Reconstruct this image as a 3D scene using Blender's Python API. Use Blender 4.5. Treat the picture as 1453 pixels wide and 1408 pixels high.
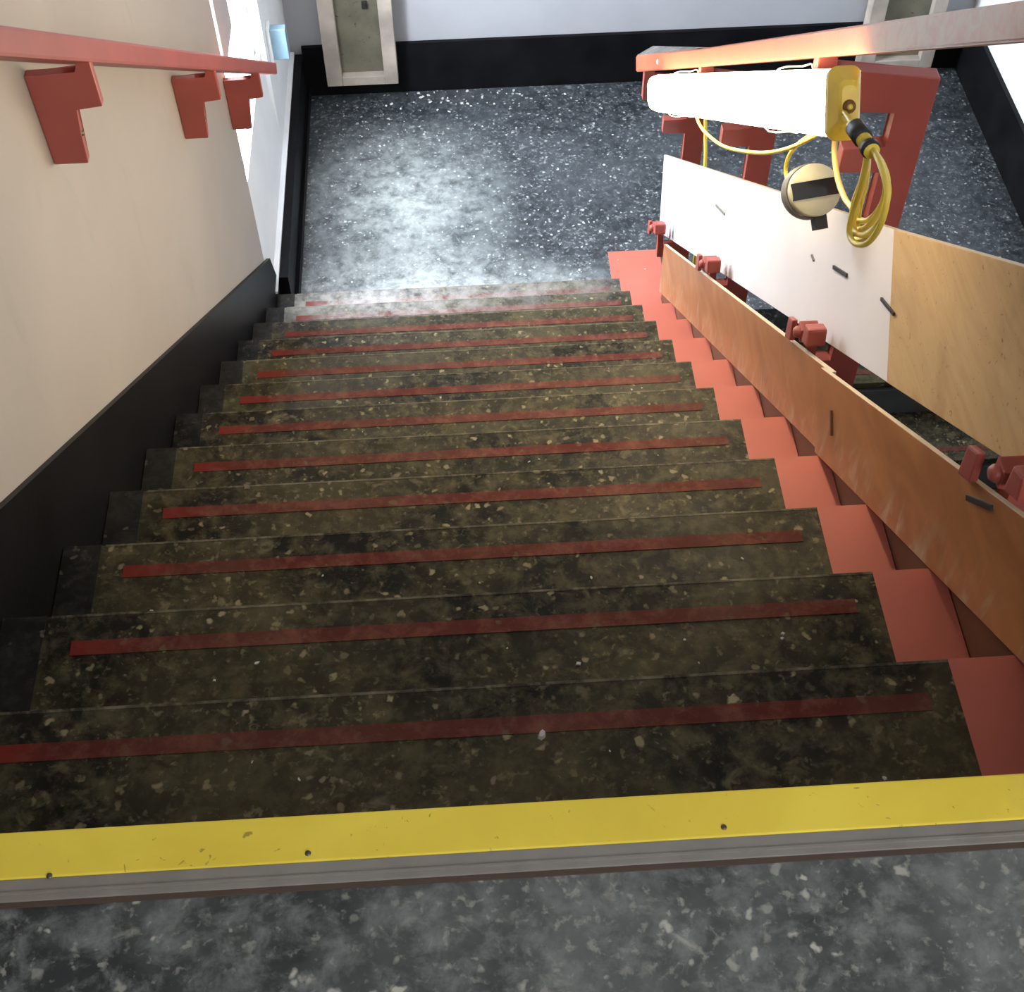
import bpy, bmesh, math, random
from mathutils import Vector, Matrix
for o in list(bpy.data.objects): bpy.data.objects.remove(o)
S = bpy.context.scene
COL = S.collection
V = Vector
W, H = 1453, 1408
# ------------------------------------------------------------------ camera
FPX = 1897.0
CAM = V((-0.0365, -0.5906, 1.335))
CR = V((0.99826621, -0.05797346, -0.01018125))
CU = V((0.05221404, 0.79234514, 0.60783458))
CF = V((0.02717121, 0.60731232, -0.79399841))
cd = bpy.data.cameras.new('camera'); co = bpy.data.objects.new('camera', cd); COL.objects.link(co)
cd.sensor_width = 36; cd.sensor_fit = 'HORIZONTAL'; cd.lens = FPX / W * 36; cd.clip_start = .02
co.matrix_world = Matrix(((CR.x, CU.x, -CF.x, CAM.x), (CR.y, CU.y, -CF.y, CAM.y), (CR.z, CU.z, -CF.z, CAM.z), (0, 0, 0, 1)))
S.camera = co
# ------------------------------------------------------------------ sky, daylight, exposure
S.view_settings.view_transform = 'Standard'; S.view_settings.look = 'None'
S.view_settings.gamma = 1; S.view_settings.use_curve_mapping = False
S.view_settings.exposure = 0.0
wd = bpy.data.worlds.new('sky'); S.world = wd; wd.use_nodes = True
bg = wd.node_tree.nodes['Background']; bg.inputs[0].default_value = (.80, .90, 1, 1); bg.inputs[1].default_value = 2.5
def area(name, loc, direction, sx, sy, watts, color):
    l = bpy.data.lights.new(name, 'AREA'); l.shape = 'RECTANGLE'; l.size = sx; l.size_y = sy; l.energy = watts; l.color = color
    o = bpy.data.objects.new(name, l); COL.objects.link(o); o.location = loc
    o.rotation_euler = V(direction).to_track_quat('-Z', 'Y').to_euler()
    return o
area('daylight_landing_window', (-1.02, 3.64, -.75), (1, 0, -.25), .86, 2.0, 290, (.82, .91, 1))
area('added_upper_light', (1.1, -2.84, 1.55), (0, 1, -.3), 1.8, 1.4, 95, (.95, .97, 1))  # added light for the upper floor, set in the unseen back window

# ------------------------------------------------------------------ helpers
T = .27; R = .19238; M = R / T; XL = -.765; XP = .57; XB = .786; ZL = -13 * R
def ray(px, py): return CF + CR * ((px - W / 2) / FPX) - CU * ((py - H / 2) / FPX)
def at_x(px, py, X): d = ray(px, py); return CAM + d * ((X - CAM.x) / d.x)
def at_y(px, py, Y): d = ray(px, py); return CAM + d * ((Y - CAM.y) / d.y)
def sl(y, h): return -M * y + h            # height h above the line of the step edges

def link(name, bm, mat, parent=None, smooth=False):
    bmesh.ops.recalc_face_normals(bm, faces=bm.faces)
    me = bpy.data.meshes.new(name); bm.to_mesh(me); bm.free()
    if smooth:
        for p in me.polygons: p.use_smooth = True
    if mat: me.materials.append(mat)
    o = bpy.data.objects.new(name, me); COL.objects.link(o)
    if parent: o.parent = parent
    return o
def empty(name, loc=(0, 0, 0)):
    o = bpy.data.objects.new(name, None); COL.objects.link(o); o.empty_display_size = .05
    return o
def tag(o, label=None, cat=None, group=None, kind=None):
    if label: o['label'] = label
    if cat: o['category'] = cat
    if group: o['group'] = group
    if kind: o['kind'] = kind
    return o
def bm_box(bm, a, b, bev=0):
    c = [(x, y, z) for x in (a[0], b[0]) for y in (a[1], b[1]) for z in (a[2], b[2])]
    v = [bm.verts.new(p) for p in c]
    f = [bm.faces.new([v[i] for i in q]) for q in ((0, 1, 3, 2), (4, 6, 7, 5), (0, 4, 5, 1), (2, 3, 7, 6), (0, 2, 6, 4), (1, 5, 7, 3))]
    if bev:
        es = list({e for q in f for e in q.edges})
        bmesh.ops.bevel(bm, geom=es, offset=bev, segments=2, affect='EDGES', profile=.6)
def bm_prism(bm, pts, lo, hi, axis='x', bev=0):
    def mk(p, w): return {'x': (w, p[0], p[1]), 'y': (p[0], w, p[1]), 'z': (p[0], p[1], w)}[axis]
    a = [bm.verts.new(mk(p, lo)) for p in pts]; b = [bm.verts.new(mk(p, hi)) for p in pts]
    n = len(pts); f = [bm.faces.new(a), bm.faces.new(b[::-1])]
    for i in range(n): f.append(bm.faces.new([a[i], a[(i + 1) % n], b[(i + 1) % n], b[i]]))
    if bev:
        es = list({e for q in f for e in q.edges})
        bmesh.ops.bevel(bm, geom=es, offset=bev, segments=2, affect='EDGES', profile=.6)
def box(name, a, b, mat, parent=None, bev=0):
    bm = bmesh.new(); bm_box(bm, a, b, bev); return link(name, bm, mat, parent)
def prism(name, pts, lo, hi, mat, parent=None, axis='x', bev=0):
    bm = bmesh.new(); bm_prism(bm, pts, lo, hi, axis, bev); return link(name, bm, mat, parent)
def bm_lathe(bm, prof, o, ax, n=32):
    o = V(o); ax = V(ax).normalized(); u = ax.orthogonal().normalized(); w = ax.cross(u); rings = []
    for (r, h) in prof:
        if r < 1e-6: rings.append([bm.verts.new(o + ax * h)])
        else: rings.append([bm.verts.new(o + ax * h + (u * math.cos(2 * math.pi * i / n) + w * math.sin(2 * math.pi * i / n)) * r) for i in range(n)])
    for A, B in zip(rings, rings[1:]):
        for i in range(n):
            j = (i + 1) % n
            if len(A) == 1 and len(B) == 1: continue
            if len(A) == 1: bm.faces.new([A[0], B[i], B[j]])
            elif len(B) == 1: bm.faces.new([A[i], A[j], B[0]])
            else: bm.faces.new([A[i], A[j], B[j], B[i]])
def lathe(name, prof, o, ax, mat, parent=None, n=32, smooth=True):
    bm = bmesh.new(); bm_lathe(bm, prof, o, ax, n); return link(name, bm, mat, parent, smooth)
def spline(pts, k=10, closed=False):
    pts = [V(p) for p in pts]; n = len(pts); out = []
    rng = range(n if closed else n - 1)
    for i in rng:
        if closed: p0, p1, p2, p3 = pts[i - 1], pts[i], pts[(i + 1) % n], pts[(i + 2) % n]
        else: p0, p1, p2, p3 = pts[max(i - 1, 0)], pts[i], pts[i + 1], pts[min(i + 2, n - 1)]
        for s in range(k):
            t = s / k
            out.append(.5 * ((2 * p1) + (p2 - p0) * t + (2 * p0 - 5 * p1 + 4 * p2 - p3) * t * t + (3 * p1 - p0 - 3 * p2 + p3) * t ** 3))
    if not closed: out.append(pts[-1])
    return out
def tube(name, pts, r, mat, parent=None, n=10, closed=False, k=10):
    c = spline(pts, k, closed); bm = bmesh.new(); rings = []
    N = len(c); nrm = None
    for i, p in enumerate(c):
        a = c[i - 1] if (i or closed) else p; b = c[(i + 1) % N] if (i < N - 1 or closed) else p
        t = (b - a).normalized()
        nrm = t.orthogonal().normalized() if nrm is None else (nrm - t * nrm.dot(t)).normalized()
        w = t.cross(nrm)
        rings.append([bm.verts.new(p + (nrm * math.cos(2 * math.pi * q / n) + w * math.sin(2 * math.pi * q / n)) * r) for q in range(n)])
    for i in range(N if closed else N - 1):
        A, B = rings[i], rings[(i + 1) % N]
        for q in range(n): bm.faces.new([A[q], A[(q + 1) % n], B[(q + 1) % n], B[q]])
    if not closed: bm.faces.new(rings[0]); bm.faces.new(rings[-1])
    return link(name, bm, mat, parent, True)

# ------------------------------------------------------------------ materials
class NT:
    def __init__(s, name):
        s.m = bpy.data.materials.new(name); s.m.use_nodes = True; s.t = s.m.node_tree; s.b = s.t.nodes['Principled BSDF']
        s.pos = s.n('ShaderNodeNewGeometry').outputs['Position']
    def n(s, ty, **k):
        q = s.t.nodes.new(ty)
        for a, v in k.items(): setattr(q, a, v)
        return q
    def l(s, a, b): s.t.links.new(a, b)
    def mapped(s, sc, loc=(0, 0, 0), rot=(0, 0, 0)):
        q = s.n('ShaderNodeMapping'); q.inputs['Scale'].default_value = sc; q.inputs['Location'].default_value = loc; q.inputs['Rotation'].default_value = rot
        s.l(s.pos, q.inputs[0]); return q.outputs[0]
    def noise(s, scale, detail=3, dist=0, rough=.55, vec=None):
        q = s.n('ShaderNodeTexNoise'); q.inputs['Scale'].default_value = scale; q.inputs['Detail'].default_value = detail
        q.inputs['Distortion'].default_value = dist; q.inputs['Roughness'].default_value = rough
        s.l(vec or s.pos, q.inputs['Vector']); return q.outputs[0]
    def ramp(s, f, a, b, va=0, vb=1):
        q = s.n('ShaderNodeMapRange'); q.inputs[1].default_value = a; q.inputs[2].default_value = b; q.inputs[3].default_value = va; q.inputs[4].default_value = vb
        s.l(f, q.inputs[0]); return q.outputs[0]
    def math(s, op, a, b):
        q = s.n('ShaderNodeMath', operation=op)
        for i, v in enumerate((a, b)):
            if isinstance(v, (int, float)): q.inputs[i].default_value = v
            else: s.l(v, q.inputs[i])
        return q.outputs[0]
    def mix(s, f, a, b):
        q = s.n('ShaderNodeMix', data_type='RGBA')
        for i, v in ((0, f), (6, a), (7, b)):
            if isinstance(v, (int, float)): q.inputs[i].default_value = v
            elif isinstance(v, tuple): q.inputs[i].default_value = (*v, 1) if len(v) == 3 else v
            else: s.l(v, q.inputs[i])
        return q.outputs[2]
    def done(s, col, rough=.5, bump=None, bstr=.2, bdist=.002, metal=0, spec=.5):
        if isinstance(col, tuple): s.b.inputs['Base Color'].default_value = (*col, 1)
        else: s.l(col, s.b.inputs['Base Color'])
        if isinstance(rough, (int, float)): s.b.inputs['Roughness'].default_value = rough
        else: s.l(rough, s.b.inputs['Roughness'])
        s.b.inputs['Metallic'].default_value = metal; s.b.inputs['Specular IOR Level'].default_value = spec
        if bump is not None:
            q = s.n('ShaderNodeBump'); q.inputs['Strength'].default_value = bstr; q.inputs['Distance'].default_value = bdist
            s.l(bump, q.inputs['Height']); s.l(q.outputs[0], s.b.inputs['Normal'])
        return s.m
def paint(name, c, rough=.45, var=.25, chips=None, spec=.5):
    n = NT(name); a = n.noise(6, 4); f = n.ramp(a, .3, .7)
    col = n.mix(f, tuple(x * (1 - var) for x in c), tuple(min(1, x * (1 + var * .5)) for x in c))
    if chips:
        e = n.ramp(n.noise(45, 4, 1.5), .66, .70); col = n.mix(e, col, chips)
    return n.done(col, rough, n.noise(60, 3), .12, spec=spec)
def plain(name, c, rough=.5, metal=0, spec=.5):
    n = NT(name); f = n.ramp(n.noise(20, 3), .3, .7)
    return n.done(n.mix(f, tuple(x * .85 for x in c), c), rough, metal=metal, spec=spec)
def speckle(name, dark, mid, fleck, amt=.0, rough=.45, dust_light=None, sc=1.0, big=.5, spec=.5, fresh=None):
    """worn, paint-spattered floor covering; dust = list of (centre, radii, strength) of plaster dusting and painted-in window light"""
    n = NT(name)
    base = n.mix(n.ramp(n.noise(3.0 * sc, 6, .2, .65), .40, .64), dark, mid)
    base = n.mix(n.math('MULTIPLY', n.ramp(n.noise(26 * sc, 6, .25, .7), .45, .70), .8), base, tuple(x * 1.9 for x in mid))
    if dust_light:
        for c, rad, st, dc in dust_light:
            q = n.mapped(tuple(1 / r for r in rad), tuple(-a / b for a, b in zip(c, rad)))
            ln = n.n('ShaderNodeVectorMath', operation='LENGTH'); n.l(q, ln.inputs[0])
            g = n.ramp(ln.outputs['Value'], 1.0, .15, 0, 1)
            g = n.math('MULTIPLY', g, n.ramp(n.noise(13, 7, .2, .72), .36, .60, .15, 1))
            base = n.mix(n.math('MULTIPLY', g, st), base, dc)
    # spatter: two sizes, gathered in patches
    patch = n.ramp(n.noise(2.6 * sc, 3, .3), .35, .65, .05, -.01)
    f1 = n.ramp(n.math('SUBTRACT', n.noise(75 * sc, 4, .25, .55), patch), .60 - amt, .70 - amt)
    f2 = n.ramp(n.math('SUBTRACT', n.noise(24 * sc, 4, .5, .62, n.mapped((1, 1.2, 1), (3.1, 7.7, 1.3))), patch), .60 - amt * big, .74 - amt * big)
    v = n.n('ShaderNodeTexVoronoi'); v.inputs['Scale'].default_value = 48 * sc
    wv = n.n('ShaderNodeVectorMath', operation='ADD'); nz = n.n('ShaderNodeTexNoise'); nz.inputs['Scale'].default_value = 60 * sc; n.l(n.pos, nz.inputs['Vector'])
    sv = n.n('ShaderNodeVectorMath', operation='SCALE'); sv.inputs['Scale'].default_value = .022 / sc; n.l(nz.outputs['Color'], sv.inputs[0])
    n.l(n.pos, wv.inputs[0]); n.l(sv.outputs[0], wv.inputs[1]); n.l(wv.outputs[0], v.inputs['Vector'])
    hs = n.n('ShaderNodeSeparateColor'); n.l(v.outputs['Color'], hs.inputs[0])
    dots = n.math('MULTIPLY', n.ramp(v.outputs['Distance'], .34, .20), n.ramp(hs.outputs[0], .78 - amt * 3, .95 - amt * 2))
    ff = n.math('MAXIMUM', n.math('MULTIPLY', f1, .45), n.math('MAXIMUM', n.math('MULTIPLY', f2, .5), dots))
    ff = n.math('MULTIPLY', ff, n.ramp(n.noise(9 * sc, 2), .3, .65, .35, 1))
    col = n.mix(ff, base, fleck)
    if fresh:      # less trodden, still red at the wall end
        sx = n.n('ShaderNodeSeparateXYZ'); n.l(n.pos, sx.inputs[0])
        col = n.mix(n.math('MULTIPLY', n.ramp(n.math('ADD', sx.outputs[0], n.math('MULTIPLY', n.noise(12, 3), .12)), -.50, -.57), .8), col, fresh)
    return n.done(col, n.ramp(n.noise(8, 3), .3, .7, rough - .1, rough + .15), n.noise(90, 4), .25, spec=spec)

LAND_DUST_LIGHT = [((-.28, 3.98, ZL), (.55, .62, .6), .85, (.40, .43, .42)), ((-.25, 3.36, ZL), (.85, .36, .6), .9, (.50, .53, .52)), ((.35, 3.3, ZL), (.5, .3, .6), .6, (.40, .42, .42))]  # landing dust, painted brighter where window daylight falls at the left and near edge
STEP_DUST_LIGHT = [((-.38, 3.12, -2.2), (.70, .52, .6), .95, (.42, .41, .40)), ((.2, 3.2, -2.25), (.7, .42, .5), .75, (.27, .25, .24))]  # dust on the lowest steps with spilled window daylight painted in
m_land = speckle('landing_floor', (.016, .019, .023), (.05, .056, .062), (.50, .53, .53), .035, .42, LAND_DUST_LIGHT)
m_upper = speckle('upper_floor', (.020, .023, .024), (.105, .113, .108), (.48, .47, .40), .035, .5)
m_tread = speckle('tread', (.007, .006, .004), (.066, .056, .028), (.36, .30, .17), .02, .5, STEP_DUST_LIGHT, spec=.2)
m_strip = speckle('strip_red', (.10, .018, .013), (.115, .042, .027), (.14, .10, .06), .03, .7, STEP_DUST_LIGHT, spec=.2, fresh=(.20, .020, .014))
m_paleedge = speckle('pale_edge', (.03, .026, .018), (.14, .12, .08), (.25, .2, .13), .05, .6, STEP_DUST_LIGHT, spec=.2)
m_red = paint('red_oxide', (.33, .072, .055), .45, .15)
m_redband = paint('red_band', (.54, .145, .10), .55, .08)
m_railr = NT('rail_red')
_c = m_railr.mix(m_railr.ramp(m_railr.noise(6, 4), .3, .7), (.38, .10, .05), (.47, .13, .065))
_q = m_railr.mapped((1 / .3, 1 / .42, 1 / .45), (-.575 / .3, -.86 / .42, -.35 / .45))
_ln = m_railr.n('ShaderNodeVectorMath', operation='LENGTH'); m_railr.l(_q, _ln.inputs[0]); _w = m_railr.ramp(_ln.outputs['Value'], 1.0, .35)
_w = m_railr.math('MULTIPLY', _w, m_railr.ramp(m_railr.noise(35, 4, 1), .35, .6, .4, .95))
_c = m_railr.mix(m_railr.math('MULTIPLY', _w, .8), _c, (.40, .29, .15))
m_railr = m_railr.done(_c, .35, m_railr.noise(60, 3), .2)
m_railtop = speckle('rail_top_worn', (.03, .03, .03), (.10, .09, .085), (.5, .4, .3), .02, .5, sc=2)
m_black = paint('black_gloss', (.007, .007, .008), .4, .4, spec=.08)
m_blackband = speckle('black_band', (.010, .010, .010), (.026, .024, .02), (.12, .11, .08), -.01, .5, spec=.15)
_n = NT('wall_cream'); _f = _n.ramp(_n.noise(1.6, 4, .4), .3, .7); _c = _n.mix(_f, (.365, .325, .28), (.42, .375, .325))
_c = _n.mix(_n.ramp(_n.noise(5, 3, 1.2, vec=_n.mapped((1, 1.6, .7))), .60, .78, 0, .35), _c, (.30, .28, .24))
m_cream = _n.done(_c, .55, _n.noise(40, 3), .05)
m_white = paint('wall_white', (.86, .88, .90), .55, .05)
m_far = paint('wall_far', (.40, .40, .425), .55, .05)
m_panel = NT('white_hardboard'); m_panel = m_panel.done(m_panel.mix(m_panel.ramp(m_panel.noise(3, 4), .3, .7), (.74, .69, .70), (.80, .76, .77)), .45)
_n = NT('plywood'); _g = _n.noise(4, 5, 2.2, .6, _n.mapped((1, 1, 5)))
_c = _n.mix(_n.ramp(_g, .25, .75), (.50, .31, .13), (.60, .40, .19))
_c = _n.mix(_n.ramp(_n.noise(3.2, 4, 1.0), .5, .75, 0, .6), _c, (.30, .15, .05))
_c = _n.mix(_n.ramp(_n.noise(70, 2, 1.5), .68, .72, 0, .6), _c, (.16, .08, .03))
m_ply = _n.done(_c, .6, _g, .1)
_n = NT('varnished_board'); _g = _n.noise(3, 4, 1.2, .55, _n.mapped((1, 1.4, 3)))
_c = _n.mix(_n.ramp(_g, .3, .7), (.30, .105, .035), (.44, .18, .065))
_sep = _n.n('ShaderNodeSeparateXYZ'); _n.l(_n.pos, _sep.inputs[0])
_h = _n.math('ADD', _sep.outputs[2], _n.math('MULTIPLY', _sep.outputs[1], M))      # height above the line of step edges
_s = _n.math('MULTIPLY', _n.ramp(_h, .14, .02), _n.ramp(_n.noise(9, 4, 1.2, .6, _n.mapped((1, 2.0, .7))), .50, .70))
_c = _n.mix(_n.math('MULTIPLY', _s, .8), _c, (.50, .38, .26))
m_board = _n.done(_c, .33, _g, .06)
m_string = paint('string_brown', (.13, .05, .02), .45, .3)
m_edge = plain('board_edge', (.55, .44, .30), .6)
_n = NT('nosing_yellow'); _c = _n.mix(_n.ramp(_n.noise(5, 5, .5), .35, .7), (.70, .52, .045), (.80, .62, .065))
_c = _n.mix(_n.ramp(_n.noise(60, 3, 1.5), .68, .73, 0, .6), _c, (.12, .09, .03))
_c = _n.mix(_n.ramp(_n.noise(2.3, 4, .8, vec=_n.mapped((1, 1, 1), (5.2, 1, 0))), .58, .75, 0, .5), _c, (.25, .21, .09))
m_yellow = _n.done(_c, .55)
m_alu = plain('worn_aluminium', (.33, .31, .28), .45, .6)
m_rust = plain('rusty_edge', (.07, .045, .03), .7)
m_wood = paint('casing_wood', (.46, .39, .33), .55, .35)
m_olive = paint('casing_back', (.17, .155, .11), .7, .4, chips=(.03, .025, .02))
m_dark = plain('dark_rubber', (.02, .018, .016), .5)
m_cable = plain('cable_yellow', (.82, .62, .08), .4)
m_cabled = plain('cable_tan', (.50, .34, .10), .45)
m_ycap = plain('lamp_yellow', (.85, .58, .08), .35)
m_grom = plain('grommet_brown', (.20, .09, .02), .6)
m_beige = plain('plug_beige', (.62, .58, .40), .4)
m_grey = plain('plug_grey', (.20, .19, .16), .5)
m_gloss = plain('gloss_black', (.02, .02, .02), .12)
m_bluebox = plain('pale_blue_plastic', (.26, .40, .50), .3)
m_wframe = paint('window_frame_grey', (.42, .40, .38), .5, .1)
m_conc = paint('concrete', (.10, .10, .10), .8, .3)
m_under = paint('ceiling_white', (.55, .55, .55), .7, .05)
m_screw = plain('screw_steel', (.12, .10, .07), .4, .7)
m_dust = plain('plaster', (.62, .62, .58), .9)
_n = NT('glass'); _t = _n.n('ShaderNodeBsdfTransparent'); _gl = _n.n('ShaderNodeBsdfGlossy'); _gl.inputs['Roughness'].default_value = .03
_mx = _n.n('ShaderNodeMixShader'); _mx.inputs[0].default_value = .06; _n.l(_t.outputs[0], _mx.inputs[1]); _n.l(_gl.outputs[0], _mx.inputs[2])
_n.l(_mx.outputs[0], _n.t.nodes['Material Output'].inputs[0]); m_glass = _n.m
_n = NT('tube_glow'); _e = _n.n('ShaderNodeEmission'); _e.inputs[0].default_value = (1, .84, .57, 1); _e.inputs[1].default_value = 28.0
_n.l(_e.outputs[0], _n.t.nodes['Material Output'].inputs[0]); m_glow = _n.m

# ------------------------------------------------------------------ room shell
ZT = 2.7; ZB = -4.7; YF = 4.77; XR = 2.345; YBK = -2.7
def struct(o, label, cat): return tag(o, label, cat, kind='structure')
struct(box('wall_left', (XL - .212, YBK, ZB), (XL - .012, 3.18, ZT), m_cream), 'cream painted wall beside the stairs carrying the red handrail', 'wall')
bm = bmesh.new()
WY0, WY1, SILL = 3.18, 4.09, -1.80
bm_prism(bm, [(XL - .012, ZL - .2), (XL - .012, -2.26), (-.80, SILL), (-.98, SILL), (-.98, ZL - .2)], 3.18, WY1, 'y')  # wall under the sill shaped with a slight tilt to catch window light
bm_box(bm, (-.98, WY1, ZL - .2), (XL - .012, YF + .2, ZT))
bm_box(bm, (-.98, 3.18, .3), (XL - .012, WY1, ZT))
struct(link('wall_landing', bm, m_white), 'white wall with the bright window beside the half landing', 'wall')
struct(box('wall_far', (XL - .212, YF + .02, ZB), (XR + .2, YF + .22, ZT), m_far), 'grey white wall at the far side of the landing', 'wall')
struct(box('wall_right', (XR + .02, YBK, ZB), (XR + .22, YF + .02, ZT), m_white), 'pale white wall at the far right of the landing', 'wall')
bm = bmesh.new()
WX0, WX1, WZ0, WZ1 = .2, 2.0, .85, 2.25
bm_box(bm, (XL - .212, YBK - .2, ZB), (WX0, YBK, ZT)); bm_box(bm, (WX1, YBK - .2, ZB), (XR + .22, YBK, ZT))
bm_box(bm, (WX0, YBK - .2, ZB), (WX1, YBK, WZ0)); bm_box(bm, (WX0, YBK - .2, WZ1), (WX1, YBK, ZT))
struct(link('wall_back', bm, m_cream), 'wall with an added window opening behind the upper floor', 'wall')
struct(box('ceiling', (XL - .212, YBK - .2, ZT), (XR + .22, YF + .22, ZT + .15), m_under), 'plain white ceiling above the stairwell', 'ceiling')
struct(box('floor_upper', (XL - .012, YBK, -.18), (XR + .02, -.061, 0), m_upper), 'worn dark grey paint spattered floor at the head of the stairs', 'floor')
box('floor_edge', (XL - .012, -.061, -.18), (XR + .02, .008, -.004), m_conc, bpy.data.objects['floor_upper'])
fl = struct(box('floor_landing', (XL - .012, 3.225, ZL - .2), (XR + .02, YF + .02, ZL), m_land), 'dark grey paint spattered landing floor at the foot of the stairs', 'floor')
box('red_edge_band', (XP, 3.225, ZL), (XB, 3.605, ZL + .0012), m_redband, fl)
struct(box('floor_lower', (XL - .012, YBK, ZB - .15), (XR + .02, YF + .02, ZB), m_conc), 'dark floor at the bottom of the stairwell', 'floor')
# skirtings
struct(prism('baseboard_stairs', [(-.3, sl(-.3, .19)), (3.24, sl(3.24, .19)), (3.30, -2.26), (3.30, ZL), (3.24, ZL), (3.24, sl(3.24, -.19)), (-.3, sl(-.3, -.19))], XL - .012, XL, m_black), 'black painted skirting sloping down the cream wall', 'skirting')
bm = bmesh.new(); bm_box(bm, (XL - .012, 3.30, ZL), (-.722, YF, -2.275)); bm_box(bm, (XL - .012, 3.30, ZL), (-.708, YF, ZL + .05))
struct(link('baseboard_left', bm, m_black), 'black skirting below the bright window of the landing', 'skirting')
struct(box('baseboard_far', (-.722, YF, ZL), (XR, YF + .02, -2.243), m_black), 'black skirting along the far landing wall', 'skirting')
struct(box('baseboard_right', (XR, 3.2, ZL), (XR + .02, YF + .02, -2.225), m_black), 'black skirting along the pale right landing wall', 'skirting')
struct(box('trim_1', (XL - .012, 3.21, -2.275), (-.757, YF, -2.262), m_white), 'thin white bead on top of the black landing skirting', 'trim')
# window of the landing
wn = struct(empty('window_1'), 'bright overexposed window beside the landing', 'window')
bm = bmesh.new()
bm_box(bm, (-.86, WY0, SILL), (-.82, WY0 + .03, .3)); bm_box(bm, (-.86, WY1 - .03, SILL), (-.82, WY1, .3))
bm_box(bm, (-.86, WY0, .26), (-.82, WY1, .3)); bm_box(bm, (-.86, WY0, SILL), (-.82, WY1, SILL + .012))
link('window_frame', bm, m_white, wn)
box('pane', (-.842, WY0 + .03, SILL + .012), (-.838, WY1 - .03, .26), m_glass, wn)
vp = box('vent_panel', (-.835, 3.40, -1.40), (-.81, 3.66, .26), m_wframe, wn, .004)
box('catch', (-.81, 3.44, -1.13), (-.785, 3.50, -1.09), m_white, vp, .006)
w2 = struct(empty('added_window'), 'added unseen window lighting the upper floor', 'window')  # out of view, added to bring cool light onto the upper floor
bm = bmesh.new()
for x in (WX0, (WX0 + WX1) / 2 - .025, WX1 - .05): bm_box(bm, (x, YBK - .12, WZ0), (x + .05, YBK - .06, WZ1))
for z in (WZ0, WZ1 - .05): bm_box(bm, (WX0, YBK - .12, z), (WX1, YBK - .06, z + .05))
link('window_frame', bm, m_white, w2)
box('pane', (WX0 + .05, YBK - .092, WZ0 + .05), (WX1 - .05, YBK - .088, WZ1 - .05), m_glass, w2)

# ------------------------------------------------------------------ upper flight
st = struct(empty('stairs'), 'dark worn stairs with red grip strips and red painted right edge', 'stairs')
XE = .68
pts = [(.0, -.02)]
pts = [(.0, -R - .03)]
for i in range(1, 13): pts += [(i * T - .02, -i * R - .03), (i * T - .02, -(i + 1) * R - .03 if i < 12 else ZL)]
pts += [(3.22, ZL - .2), (3.05, ZL - .2), (0, -R - .30)]
prism('stair_body', pts, XL + .001, XE, m_conc, st)
for i in range(1, 13):
    y0, y1, z = (i - 1) * T - .018, i * T, -i * R
    if i == 1: y0 = .009
    tr = box('tread', (XL + .001, y0, z - .03), (XE, y1, z), m_tread, st, .003)
    box('red_edge_band', (XP, y0 + .002, z), (XE - .001, y1 + .0008, z + .001), m_redband, tr)
    box('black_edge_band', (XL + .002, y0 + .002, z), (-.697, y1 + .0008, z + .001), m_blackband, tr)
    box('grip_strip', (-.653, y1 - .072, z), (.532, y1 - .047, z + .0012), m_strip, tr)
    box('pale_edge', (-.69, y1 - .0035, z), (XP, y1 + .0006, z + .0006), m_paleedge, tr)  # thin paler strip along the step edge
    rz = -(i + 1) * R if i < 12 else ZL
    box('riser', (XL + .001, y1 - .0195, rz), (XE, y1 - .012, z - .03), m_tread, st)
prism('outer_string', [(-.0, sl(0, .11)), (2.93, sl(2.93, .11)), (2.93, ZL - .2), (0, -R - .32)], XE + .0005, .7395, m_string, st)
# yellow nosing on the edge of the upper floor
ns = tag(empty('stair_nosing'), 'worn yellow stair nosing strip with grey metal rear edge at stair head', 'nosing strip')
box('metal_trim', (XL - .01, -.060, -.003), (1.6, -.036, .003), m_alu, ns, .001)
box('metal_rib', (XL - .01, -.053, .003), (1.6, -.050, .0045), m_alu, ns)
box('rear_edge', (XL - .01, -.066, -.001), (1.6, -.060, .0015), m_rust, ns)
yi = box('yellow_insert', (XL - .01, -.036, -.004), (1.6, .0158, .0042), m_yellow, ns, .002)
box('front_lip', (XL - .01, .009, -.03), (1.6, .0148, -.004), m_alu, ns)
for px, py in ((437, 1211), (1027, 1174), (70, 1243)):
    d = ray(px, py); p = CAM + d * ((.0042 - CAM.z) / d.z)
    lathe('screw', [(0, .0012), (.0025, .0012), (.0033, 0)], (p.x, p.y, .0042), (0, 0, 1), m_screw, ns, 12)

# ------------------------------------------------------------------ lower flight
ls = struct(empty('stairs_lower'), 'dark flight of stairs going down behind the boarded balustrade', 'stairs')
pts = [(3.24, ZL - .03)]
for i in range(1, 10): pts += [(3.26 - (i - 1) * T - .02, ZL - (i - 1) * R - .05 if i > 1 else ZL - .04), (3.26 - (i - 1) * T - .02, ZL - i * R - .03)]
pts += [(3.26 - 9 * T, ZL - 9 * R - .03), (3.26 - 9 * T, ZL - 9 * R - .35), (3.24, ZL - .35)]
prism('stair_body', pts, .90, XR + .02, m_conc, ls)
for i in range(1, 10):
    y1, y0, z = 3.26 - (i - 1) * T - .018, 3.24 - i * T, ZL - i * R
    tr = box('tread', (.90, y0, z - .03), (XR + .02, y1 - .003, z), m_tread, ls, .003)
    box('grip_strip', (1.0, y0 + .047, z), (2.2, y0 + .072, z + .0022), m_strip, tr)

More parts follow.
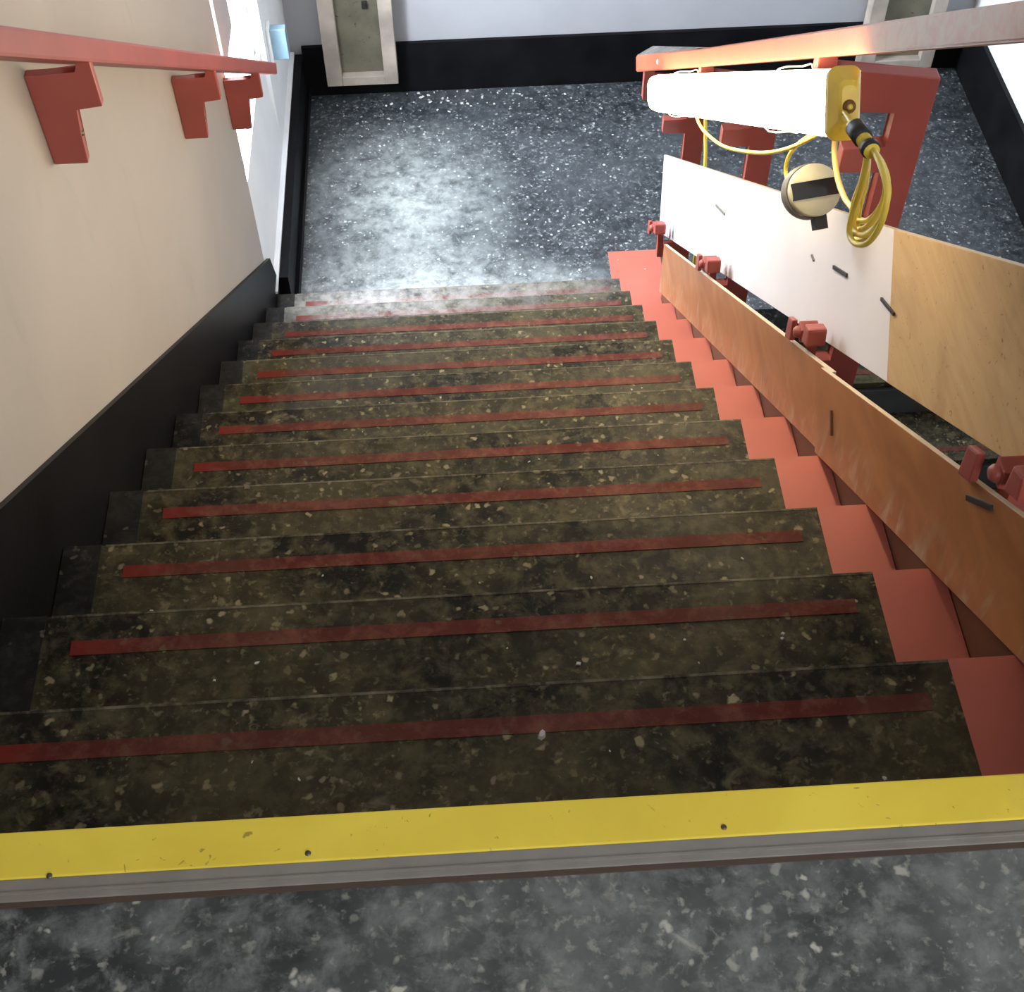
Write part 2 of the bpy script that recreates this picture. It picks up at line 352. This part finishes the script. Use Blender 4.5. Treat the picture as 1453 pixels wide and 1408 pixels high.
# ------------------------------------------------------------------ wall handrail on the left
hr = tag(empty('wall_handrail'), 'red handrail on L shaped brackets along the cream wall', 'handrail')
YE = 3.50
prism('rail', [(-.35, sl(-.35, .993)), (YE - .01, sl(YE - .01, .997)), (YE + .012, sl(YE + .012, 1.046)), (-.35, sl(-.35, 1.047))], -.717, -.655, m_red, hr, bev=.006)
for k, yb in enumerate((.41, 1.43, 2.45, 3.12)):
    zt = sl(yb, .973)
    pr = [(XL - .012, zt), (-.684, zt), (-.684, sl(yb, .999)), (-.658, sl(yb, .999)), (-.658, zt - .069), (-.709, zt - .069), (-.714, zt - .19), (XL - .012, zt - .19)]
    b = prism('bracket', pr, yb, yb + .021, m_red, hr, 'y', .004)
    lathe('screw', [(0, .003), (.004, .003), (.006, 0)], (-.712, yb + .0105, zt - .13), (1, 0, 0), m_screw, b, 12)

# ------------------------------------------------------------------ balustrade on the right
bl = tag(empty('balustrade'), 'red wooden balustrade with handrail and notched posts beside the stairs', 'balustrade')
RX0, RX1, RE = .575, .637, 3.237
bm = bmesh.new()
sec = [(-.25, .940, .9904, .9904), (2.3, .940, .993, .993), (RE, .941, 1.003, 1.036)]
rows = []
for j, (y, b, ti, to) in enumerate(sec):
    ex = .045 if j == 2 else 0
    rows.append([bm.verts.new(p) for p in ((RX0, y, sl(y, b)), (RX0, y + ex * .6, sl(y + ex * .6, ti)), (RX1, y + ex * 1.6, sl(y + ex * 1.6, to)), (RX1, y, sl(y, b)))])
for A, B in zip(rows, rows[1:]):
    for i in range(4): bm.faces.new([A[i], A[(i + 1) % 4], B[(i + 1) % 4], B[i]])
bm.faces.new(rows[0]); bm.faces.new(rows[-1])
bmesh.ops.bevel(bm, geom=[e for e in bm.edges], offset=.003, segments=2, affect='EDGES')
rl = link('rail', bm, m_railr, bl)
bm = bmesh.new()
rows = []
for (y, h0, h1) in ((2.32, .9945, .9945), (RE + .02, 1.0055, 1.038)):
    rows.append([bm.verts.new(p) for p in ((RX0 + .004, y, sl(y, h0)), (RX1 - .003, y + .03, sl(y + .03, h1)))] + [bm.verts.new(p) for p in ((RX1 - .003, y + .03, sl(y + .03, h1 + .002)), (RX0 + .004, y, sl(y, h0 + .002)))])
for i in range(4): bm.faces.new([rows[0][i], rows[0][(i + 1) % 4], rows[1][(i + 1) % 4], rows[1][i]])
bm.faces.new(rows[0]); bm.faces.new(rows[1])
link('worn_top', bm, m_railtop, rl)
p = at_x(933, 88, RX0); lathe('screw', [(0, .003), (.005, .003), (.008, 0)], p, (-1, 0, 0), m_dust, rl, 14)
for k, yp in enumerate((3.117, 2.27, 1.345, .467)):
    h = lambda a: sl(yp, a)
    bot = h(-.16)
    pr = [(.806, h(.888)), (.6175, h(.912)), (.6175, h(.9405)), (.584, h(.9405)), (.584, h(.829)), (.7425, h(.822)), (.7425, h(.7435)), (.662, h(.7435)), (.662, h(.690)),
          (.7425, h(.690)), (.7425, h(.180)), (.702, h(.180)), (.702, h(.278)), (.662, h(.278)), (.662, h(.243)), (.6845, h(.243)), (.6845, h(.128)), (.7425, h(.128)), (.7425, bot), (.806, bot)]
    po = prism('post', pr, yp, yp + .030, m_red, bl, 'y', .003)
    # clamp blocks gripping the top of the kick boards
    prism('clamp_block', [(yp - .055, h(.286)), (yp - .012, h(.258)), (yp - .012, h(.312)), (yp - .045, h(.326))], .660, .700, m_red, po, bev=.006)
    prism('clamp_block', [(yp + .042, h(.205)), (yp + .082, h(.177)), (yp + .082, h(.24)), (yp + .048, h(.262))], *((.655, .667) if yp > 1.2 else (.645, .657)), m_red, po, bev=.004)
    lathe('bolt', [(0, .011), (.009, .011), (.013, .005), (.013, 0)], (.662, yp + .015, h(.26)), (-1, 0, 0), m_red, po, 14)

# boards fixed to the balustrade
def board(name, pts, x0, x1, mat, label, cat):
    bm = bmesh.new(); bm_prism(bm, pts, x0, x1, 'x', .0015); o = link(name, bm, mat); o.data.materials.append(m_edge)
    for f in o.data.polygons:
        if abs(f.normal.x) < .5: f.material_index = 1
    return tag(o, label, cat)
PX = .7275
wp = board('hardboard_panel', [(3.391, sl(3.391, .578)), (1.182, sl(1.182, .578)), (1.025, sl(1.025, .2376)), (3.34, sl(3.34, .2126))], PX, .739, m_panel, 'white hardboard panel fixed to the balustrade under the glowing lamp', 'panel')
pp = board('plywood_panel', [(1.180, sl(1.180, .578)), (-.03, sl(-.03, .60)), (-.05, sl(-.05, .255)), (1.023, sl(1.023, .2376))], PX - .001, .739, m_ply, 'stained brown plywood panel butting against the white panel', 'panel')
BX = .668
b1 = board('kick_board', [(2.92, sl(2.92, .2297)), (1.15, sl(1.15, .2237)), (1.10, sl(1.10, .003)), (2.92, sl(2.92, .003))], BX, .6795, m_board, 'long varnished brown kick board below the white panel', 'board')
b2 = board('kick_board', [(1.18, sl(1.18, .226)), (.05, sl(.05, .238)), (.04, sl(.04, .003)), (1.10, sl(1.10, .003))], BX - .0105, BX - .0005, m_board, 'varnished brown kick board below the plywood, lapped over the longer one', 'board')
def mark(px, py, qx, qy, w, X, parent, mat, name='cable_tie'):
    a = at_x(px, py, X); b = at_x(qx, qy, X); d = (b - a); L = d.length; d.normalize(); s = V((1, 0, 0)).cross(d)
    bm = bmesh.new(); q = [a + s * w, b + s * w, b - s * w, a - s * w]
    A = [bm.verts.new(v) for v in q]; B = [bm.verts.new(v + V((-.004, 0, 0))) for v in q]
    bm.faces.new(A); bm.faces.new(B)
    for i in range(4): bm.faces.new([A[i], A[(i + 1) % 4], B[(i + 1) % 4], B[i]])
    link(name, bm, mat, parent)
mark(1017, 291, 1029, 304, .0035, PX, wp, m_grey); mark(1184, 379, 1203, 391, .004, PX, wp, m_dark); mark(1252, 424, 1270, 446, .003, PX - .002, wp, m_dark)
mark(1153, 362, 1156, 370, .0025, PX, wp, m_grey); mark(1160, 318, 1168, 322, .0025, PX, wp, m_dark)
mark(1374, 706, 1409, 721, .004, BX - .0105, b2, m_dark); mark(1181, 582, 1181, 618, .0035, BX - .0105, b2, m_string, 'scar')

# ------------------------------------------------------------------ work lamp with its cable
lp = tag(empty('work_light'), 'glowing fluorescent work light with yellow end and yellow cable under the rail', 'lamp')
A = V((.542, 2.691, -1.054)); B = V((.542, 1.058, .1012)); ax = (A - B).normalized(); L = (A - B).length
up = V((1, 0, 0)).cross(ax).normalized()
if up.z < 0: up = -up
def rsec(hx, hy, rr, n=5):
    out = []
    for cx, cy, a0 in ((hx - rr, hy - rr, 0), (-hx + rr, hy - rr, 90), (-hx + rr, -hy + rr, 180), (hx - rr, -hy + rr, 270)):
        for i in range(n + 1):
            t = math.radians(a0 + 90 * i / n); out.append((cx + rr * math.cos(t), cy + rr * math.sin(t)))
    return out
def loft(name, secs, mat, parent):
    """secs: (distance along the lamp, half width, half height, corner radius)"""
    bm = bmesh.new(); rings = []
    for (d, hx, hy, rr) in secs: rings.append([bm.verts.new(B + ax * d + V((1, 0, 0)) * a + up * b) for a, b in rsec(hx, hy, rr)])
    for P, Q in zip(rings, rings[1:]):
        for i in range(len(P)): bm.faces.new([P[i], P[(i + 1) % len(P)], Q[(i + 1) % len(Q)], Q[i]])
    bm.faces.new(rings[0]); bm.faces.new(rings[-1])
    o = link(name, bm, mat, parent)
    return o
loft('diffuser', [(0, .0225, .050, .016), (L - .16, .0225, .050, .016), (L - .07, .022, .046, .016), (L - .02, .018, .036, .014), (L, .012, .022, .010)], m_glow, lp)
cap = loft('end_cap', [(-.033, .011, .026, .008), (-.029, .015, .034, .010), (-.004, .0245, .054, .014), (.010, .0245, .053, .016)], m_ycap, lp)
lathe('grommet', [(0, -.040), (.008, -.040), (.0105, -.032)], B - up * .004, ax, m_grom, cap, 20)
bm = bmesh.new()
sec = [[bm.verts.new(B + ax * d + V((1, 0, 0)) * a + up * b) for a, b in ((.0232, -.046), (.0232, .040), (.0235, .046), (.025, .048), (.031, .046), (.031, -.046))] for d in (.02, L - .03)]
for i in range(6): bm.faces.new([sec[0][i], sec[0][(i + 1) % 6], sec[1][(i + 1) % 6], sec[1][i]])
bm.faces.new(sec[0]); bm.faces.new(sec[1])
link('back_shield', bm, m_ycap, lp)  # unseen back plate, added to keep lamp light off the posts
for yp in (2.27, 1.345):
    c = B + ax * ((yp + .015 - B.y) / ax.y)
    tube('hanging_strap', [c + V((a, 0, b)) for a, b in ((-.029, -.055), (-.029, .055), (.02, .068), (.0405, .06), (.0405, -.06), (.02, -.068))], .0018, m_panel, lp, 6, True, 4)
C = lambda pts, X: [at_x(a, b, X) for a, b in pts]
endp = B - ax * .042 - up * .004
tube('cable', C([(985, 150), (992, 175), (1005, 192), (1030, 209), (1075, 217), (1115, 212), (1150, 196), (1195, 172), (1213, 180)], .575), .0042, m_cable, lp)
tube('cable', C([(1001, 165), (1001, 195), (1000, 240), (990, 330), (984, 380)], .748), .0055, m_cable, lp)
tube('cable', [endp] + C([(1197, 156), (1204, 168), (1213, 182)], .535), .004, m_cable, lp)
tube('cable', C([(1213, 178), (1180, 183), (1145, 195), (1122, 217), (1115, 240), (1118, 256), (1126, 268)], .618), .0041, m_cable, lp)
tube('cable', C([(1186, 186), (1184, 215), (1188, 250), (1198, 280), (1212, 300), (1222, 318)], .606), .005, m_cabled, lp)
random.seed(4)
coil = tag(empty('cable_coil'), 'coil of yellow cable tied with black tape below the work light', 'cable')
base = [(1233, 208), (1228, 235), (1221, 268), (1210, 302), (1205, 330), (1214, 346), (1232, 344), (1250, 318), (1259, 280), (1253, 245), (1241, 216)]
for q in range(5):
    sh = [(0, 0), (4, -14), (-1, -22), (5, -34), (3, -8)][q]
    pts = []
    for i, (a, b) in enumerate(base):
        w = math.sin(math.pi * i / (len(base) - 1)); inner = 1 if i < 5 else .55
        pts.append(at_x(a + sh[0] * w + (q * 2.2 if i < 5 else -q * 1.4) * w, b + sh[1] * w, .545 + .009 * q * (.3 + w) * .9))
    tube('loop', pts, .0044, m_cable, coil, 10, True)
a, b = at_x(1210, 176, .532), at_x(1238, 216, .545); d = (b - a)
lathe('cable_bundle', [(.0, 0), (.0105, 0), (.0115, d.length), (0, d.length)], a, d, m_cable, coil, 14)
lathe('tape', [(0, 0), (.014, 0), (.014, .030), (0, .030)], a + d * .10, d, m_dark, coil, 16)
lathe('tape', [(0, 0), (.0138, 0), (.0138, .011), (0, .011)], a + d * .78, d, m_dark, coil, 16)
# round junction box hanging at the top of the white panel
jb = tag(empty('junction_box'), 'round beige junction box with glossy black band hanging from the yellow cable', 'junction box')
c = at_x(1156, 270, .655); n_ = (V((.05, -.62, .62))).normalized()
RJ = .051
lathe('case', [(0, -.045), (RJ * .86, -.045), (RJ * .95, -.03), (RJ, 0), (RJ, .004), (RJ * .96, .010), (0, .010)], c, n_, m_beige, jb, 40)
lathe('rim', [(RJ * .9, -.05), (RJ * 1.06, -.046), (RJ * 1.06, -.022), (RJ, -.018)], c, n_, m_grey, jb, 40)
u = V((1, 0, 0)); u = (u - n_ * u.dot(n_)).normalized(); w_ = n_.cross(u)
if w_.z < 0: w_ = -w_
u2 = (u + w_ * .12).normalized(); w2_ = (w_ - u2 * w_.dot(u2)).normalized()
def slab(name, cx, cy, hx, hy, z0, z1, mat, curved=0):
    bm = bmesh.new(); nn = 12; top = []; rows = []
    for i in range(nn + 1):
        s = -hx + 2 * hx * i / nn; lift = curved * (1 - (s / hx) ** 2)
        rows.append([bm.verts.new(c + u2 * (cx + s) + w2_ * (cy + e) + n_ * zz) for e, zz in ((-hy, z0), (hy, z0), (hy, z1 + lift), (-hy, z1 + lift))])
    for P, Q in zip(rows, rows[1:]):
        for i in range(4): bm.faces.new([P[i], P[(i + 1) % 4], Q[(i + 1) % 4], Q[i]])
    bm.faces.new(rows[0]); bm.faces.new(rows[-1])
    return link(name, bm, mat, jb)
slab('band', .001, .002, .049, .0165, .006, .0125, m_gloss, .004)
slab('clip', .009, -.060, .012, .016, -.04, -.012, m_dark)

# ------------------------------------------------------------------ things on the landing walls
def casing(x0, x1, zb, zt, label):
    c = tag(empty('pipe_casing'), label, 'casing', 'wooden casings on the far wall')
    y0, y1 = 4.695, YF - .0005
    box('side_board', (x0, y0, zb), (x0 + .07, y1, zt), m_wood, c, .003); box('side_board', (x1 - .062, y0, zb), (x1, y1, zt), m_wood, c, .003)
    box('bottom_board', (x0 + .07, y0, zb), (x1 - .062, y1, zb + .045), m_wood, c, .003)
    bk = box('back_panel', (x0 + .07, 4.735, zb + .045), (x1 - .062, y1, zt), m_olive, c)
    return c, bk
c1, k1 = casing(-.618, -.292, -2.402, .2, 'tall wooden casing with recessed olive panel near the bright window')
box('fitting', (-.425, 4.72, -2.03), (-.40, 4.735, -1.995), m_dark, k1, .004)
c2, k2 = casing(1.855, 2.20, -2.441, .2, 'wooden casing on the far wall partly behind the balustrade rail')
box('fitting', (1.985, 4.715, -2.35), (2.03, 4.735, -2.30), m_dark, k2, .004)
sb = tag(empty('switch_box'), 'small pale blue box on the white wall past the handrail end', 'box')
bb = box('case', (XL - .012, 4.18, -1.90), (-.700, 4.22, -1.762), m_bluebox, sb, .004)
box('back_plate', (XL - .0115, 4.165, -1.91), (-.762, 4.238, -1.752), m_white, sb, .003)

# ------------------------------------------------------------------ loose plaster crumbs on landing and steps
random.seed(11)
bm = bmesh.new()
def crumb(x, y, z, s):
    n = random.randint(4, 6); a0 = random.random() * 6; e = random.uniform(.4, 1)
    rr = random.random() * 3.1; cr, sr = math.cos(rr), math.sin(rr)
    P = []
    for i in range(n):
        t = a0 + 2 * math.pi * i / n; q = s * random.uniform(.6, 1); px, py = q * math.cos(t), q * e * math.sin(t)
        P.append((x + px * cr - py * sr, y + px * sr + py * cr))
    hh = s * random.uniform(.2, .5)
    b = [bm.verts.new((p[0], p[1], z)) for p in P]; t = [bm.verts.new((x + (p[0] - x) * .7, y + (p[1] - y) * .7, z + hh)) for p in P]
    bm.faces.new(b[::-1]); bm.faces.new(t)
    for i in range(n): bm.faces.new([b[i], b[(i + 1) % n], t[(i + 1) % n], t[i]])
for i in range(45): crumb(random.gauss(.05, .2), min(4.755, random.gauss(4.70, .06)), ZL, random.uniform(.004, .013))
for i in range(70): crumb(random.uniform(-.6, .75), random.uniform(3.3, 4.7), ZL, random.uniform(.003, .009))
for i in range(90):
    k = random.randint(1, 12); crumb(random.uniform(-.66, .5), k * T - random.uniform(.085, .2), -k * R + .0005, random.uniform(.002, .006))
for (px, py, k, s) in ((765, 992, 1, .012), (215, 868, 3, .006)):
    d = ray(px, py); p = CAM + d * ((-k * R - CAM.z) / d.z); crumb(p.x, min(p.y, k * T - .075), -k * R + .0005, s)
tag(link('plaster_crumbs', bm, m_dust), 'pale plaster crumbs scattered over landing and steps', 'debris', kind='stuff')
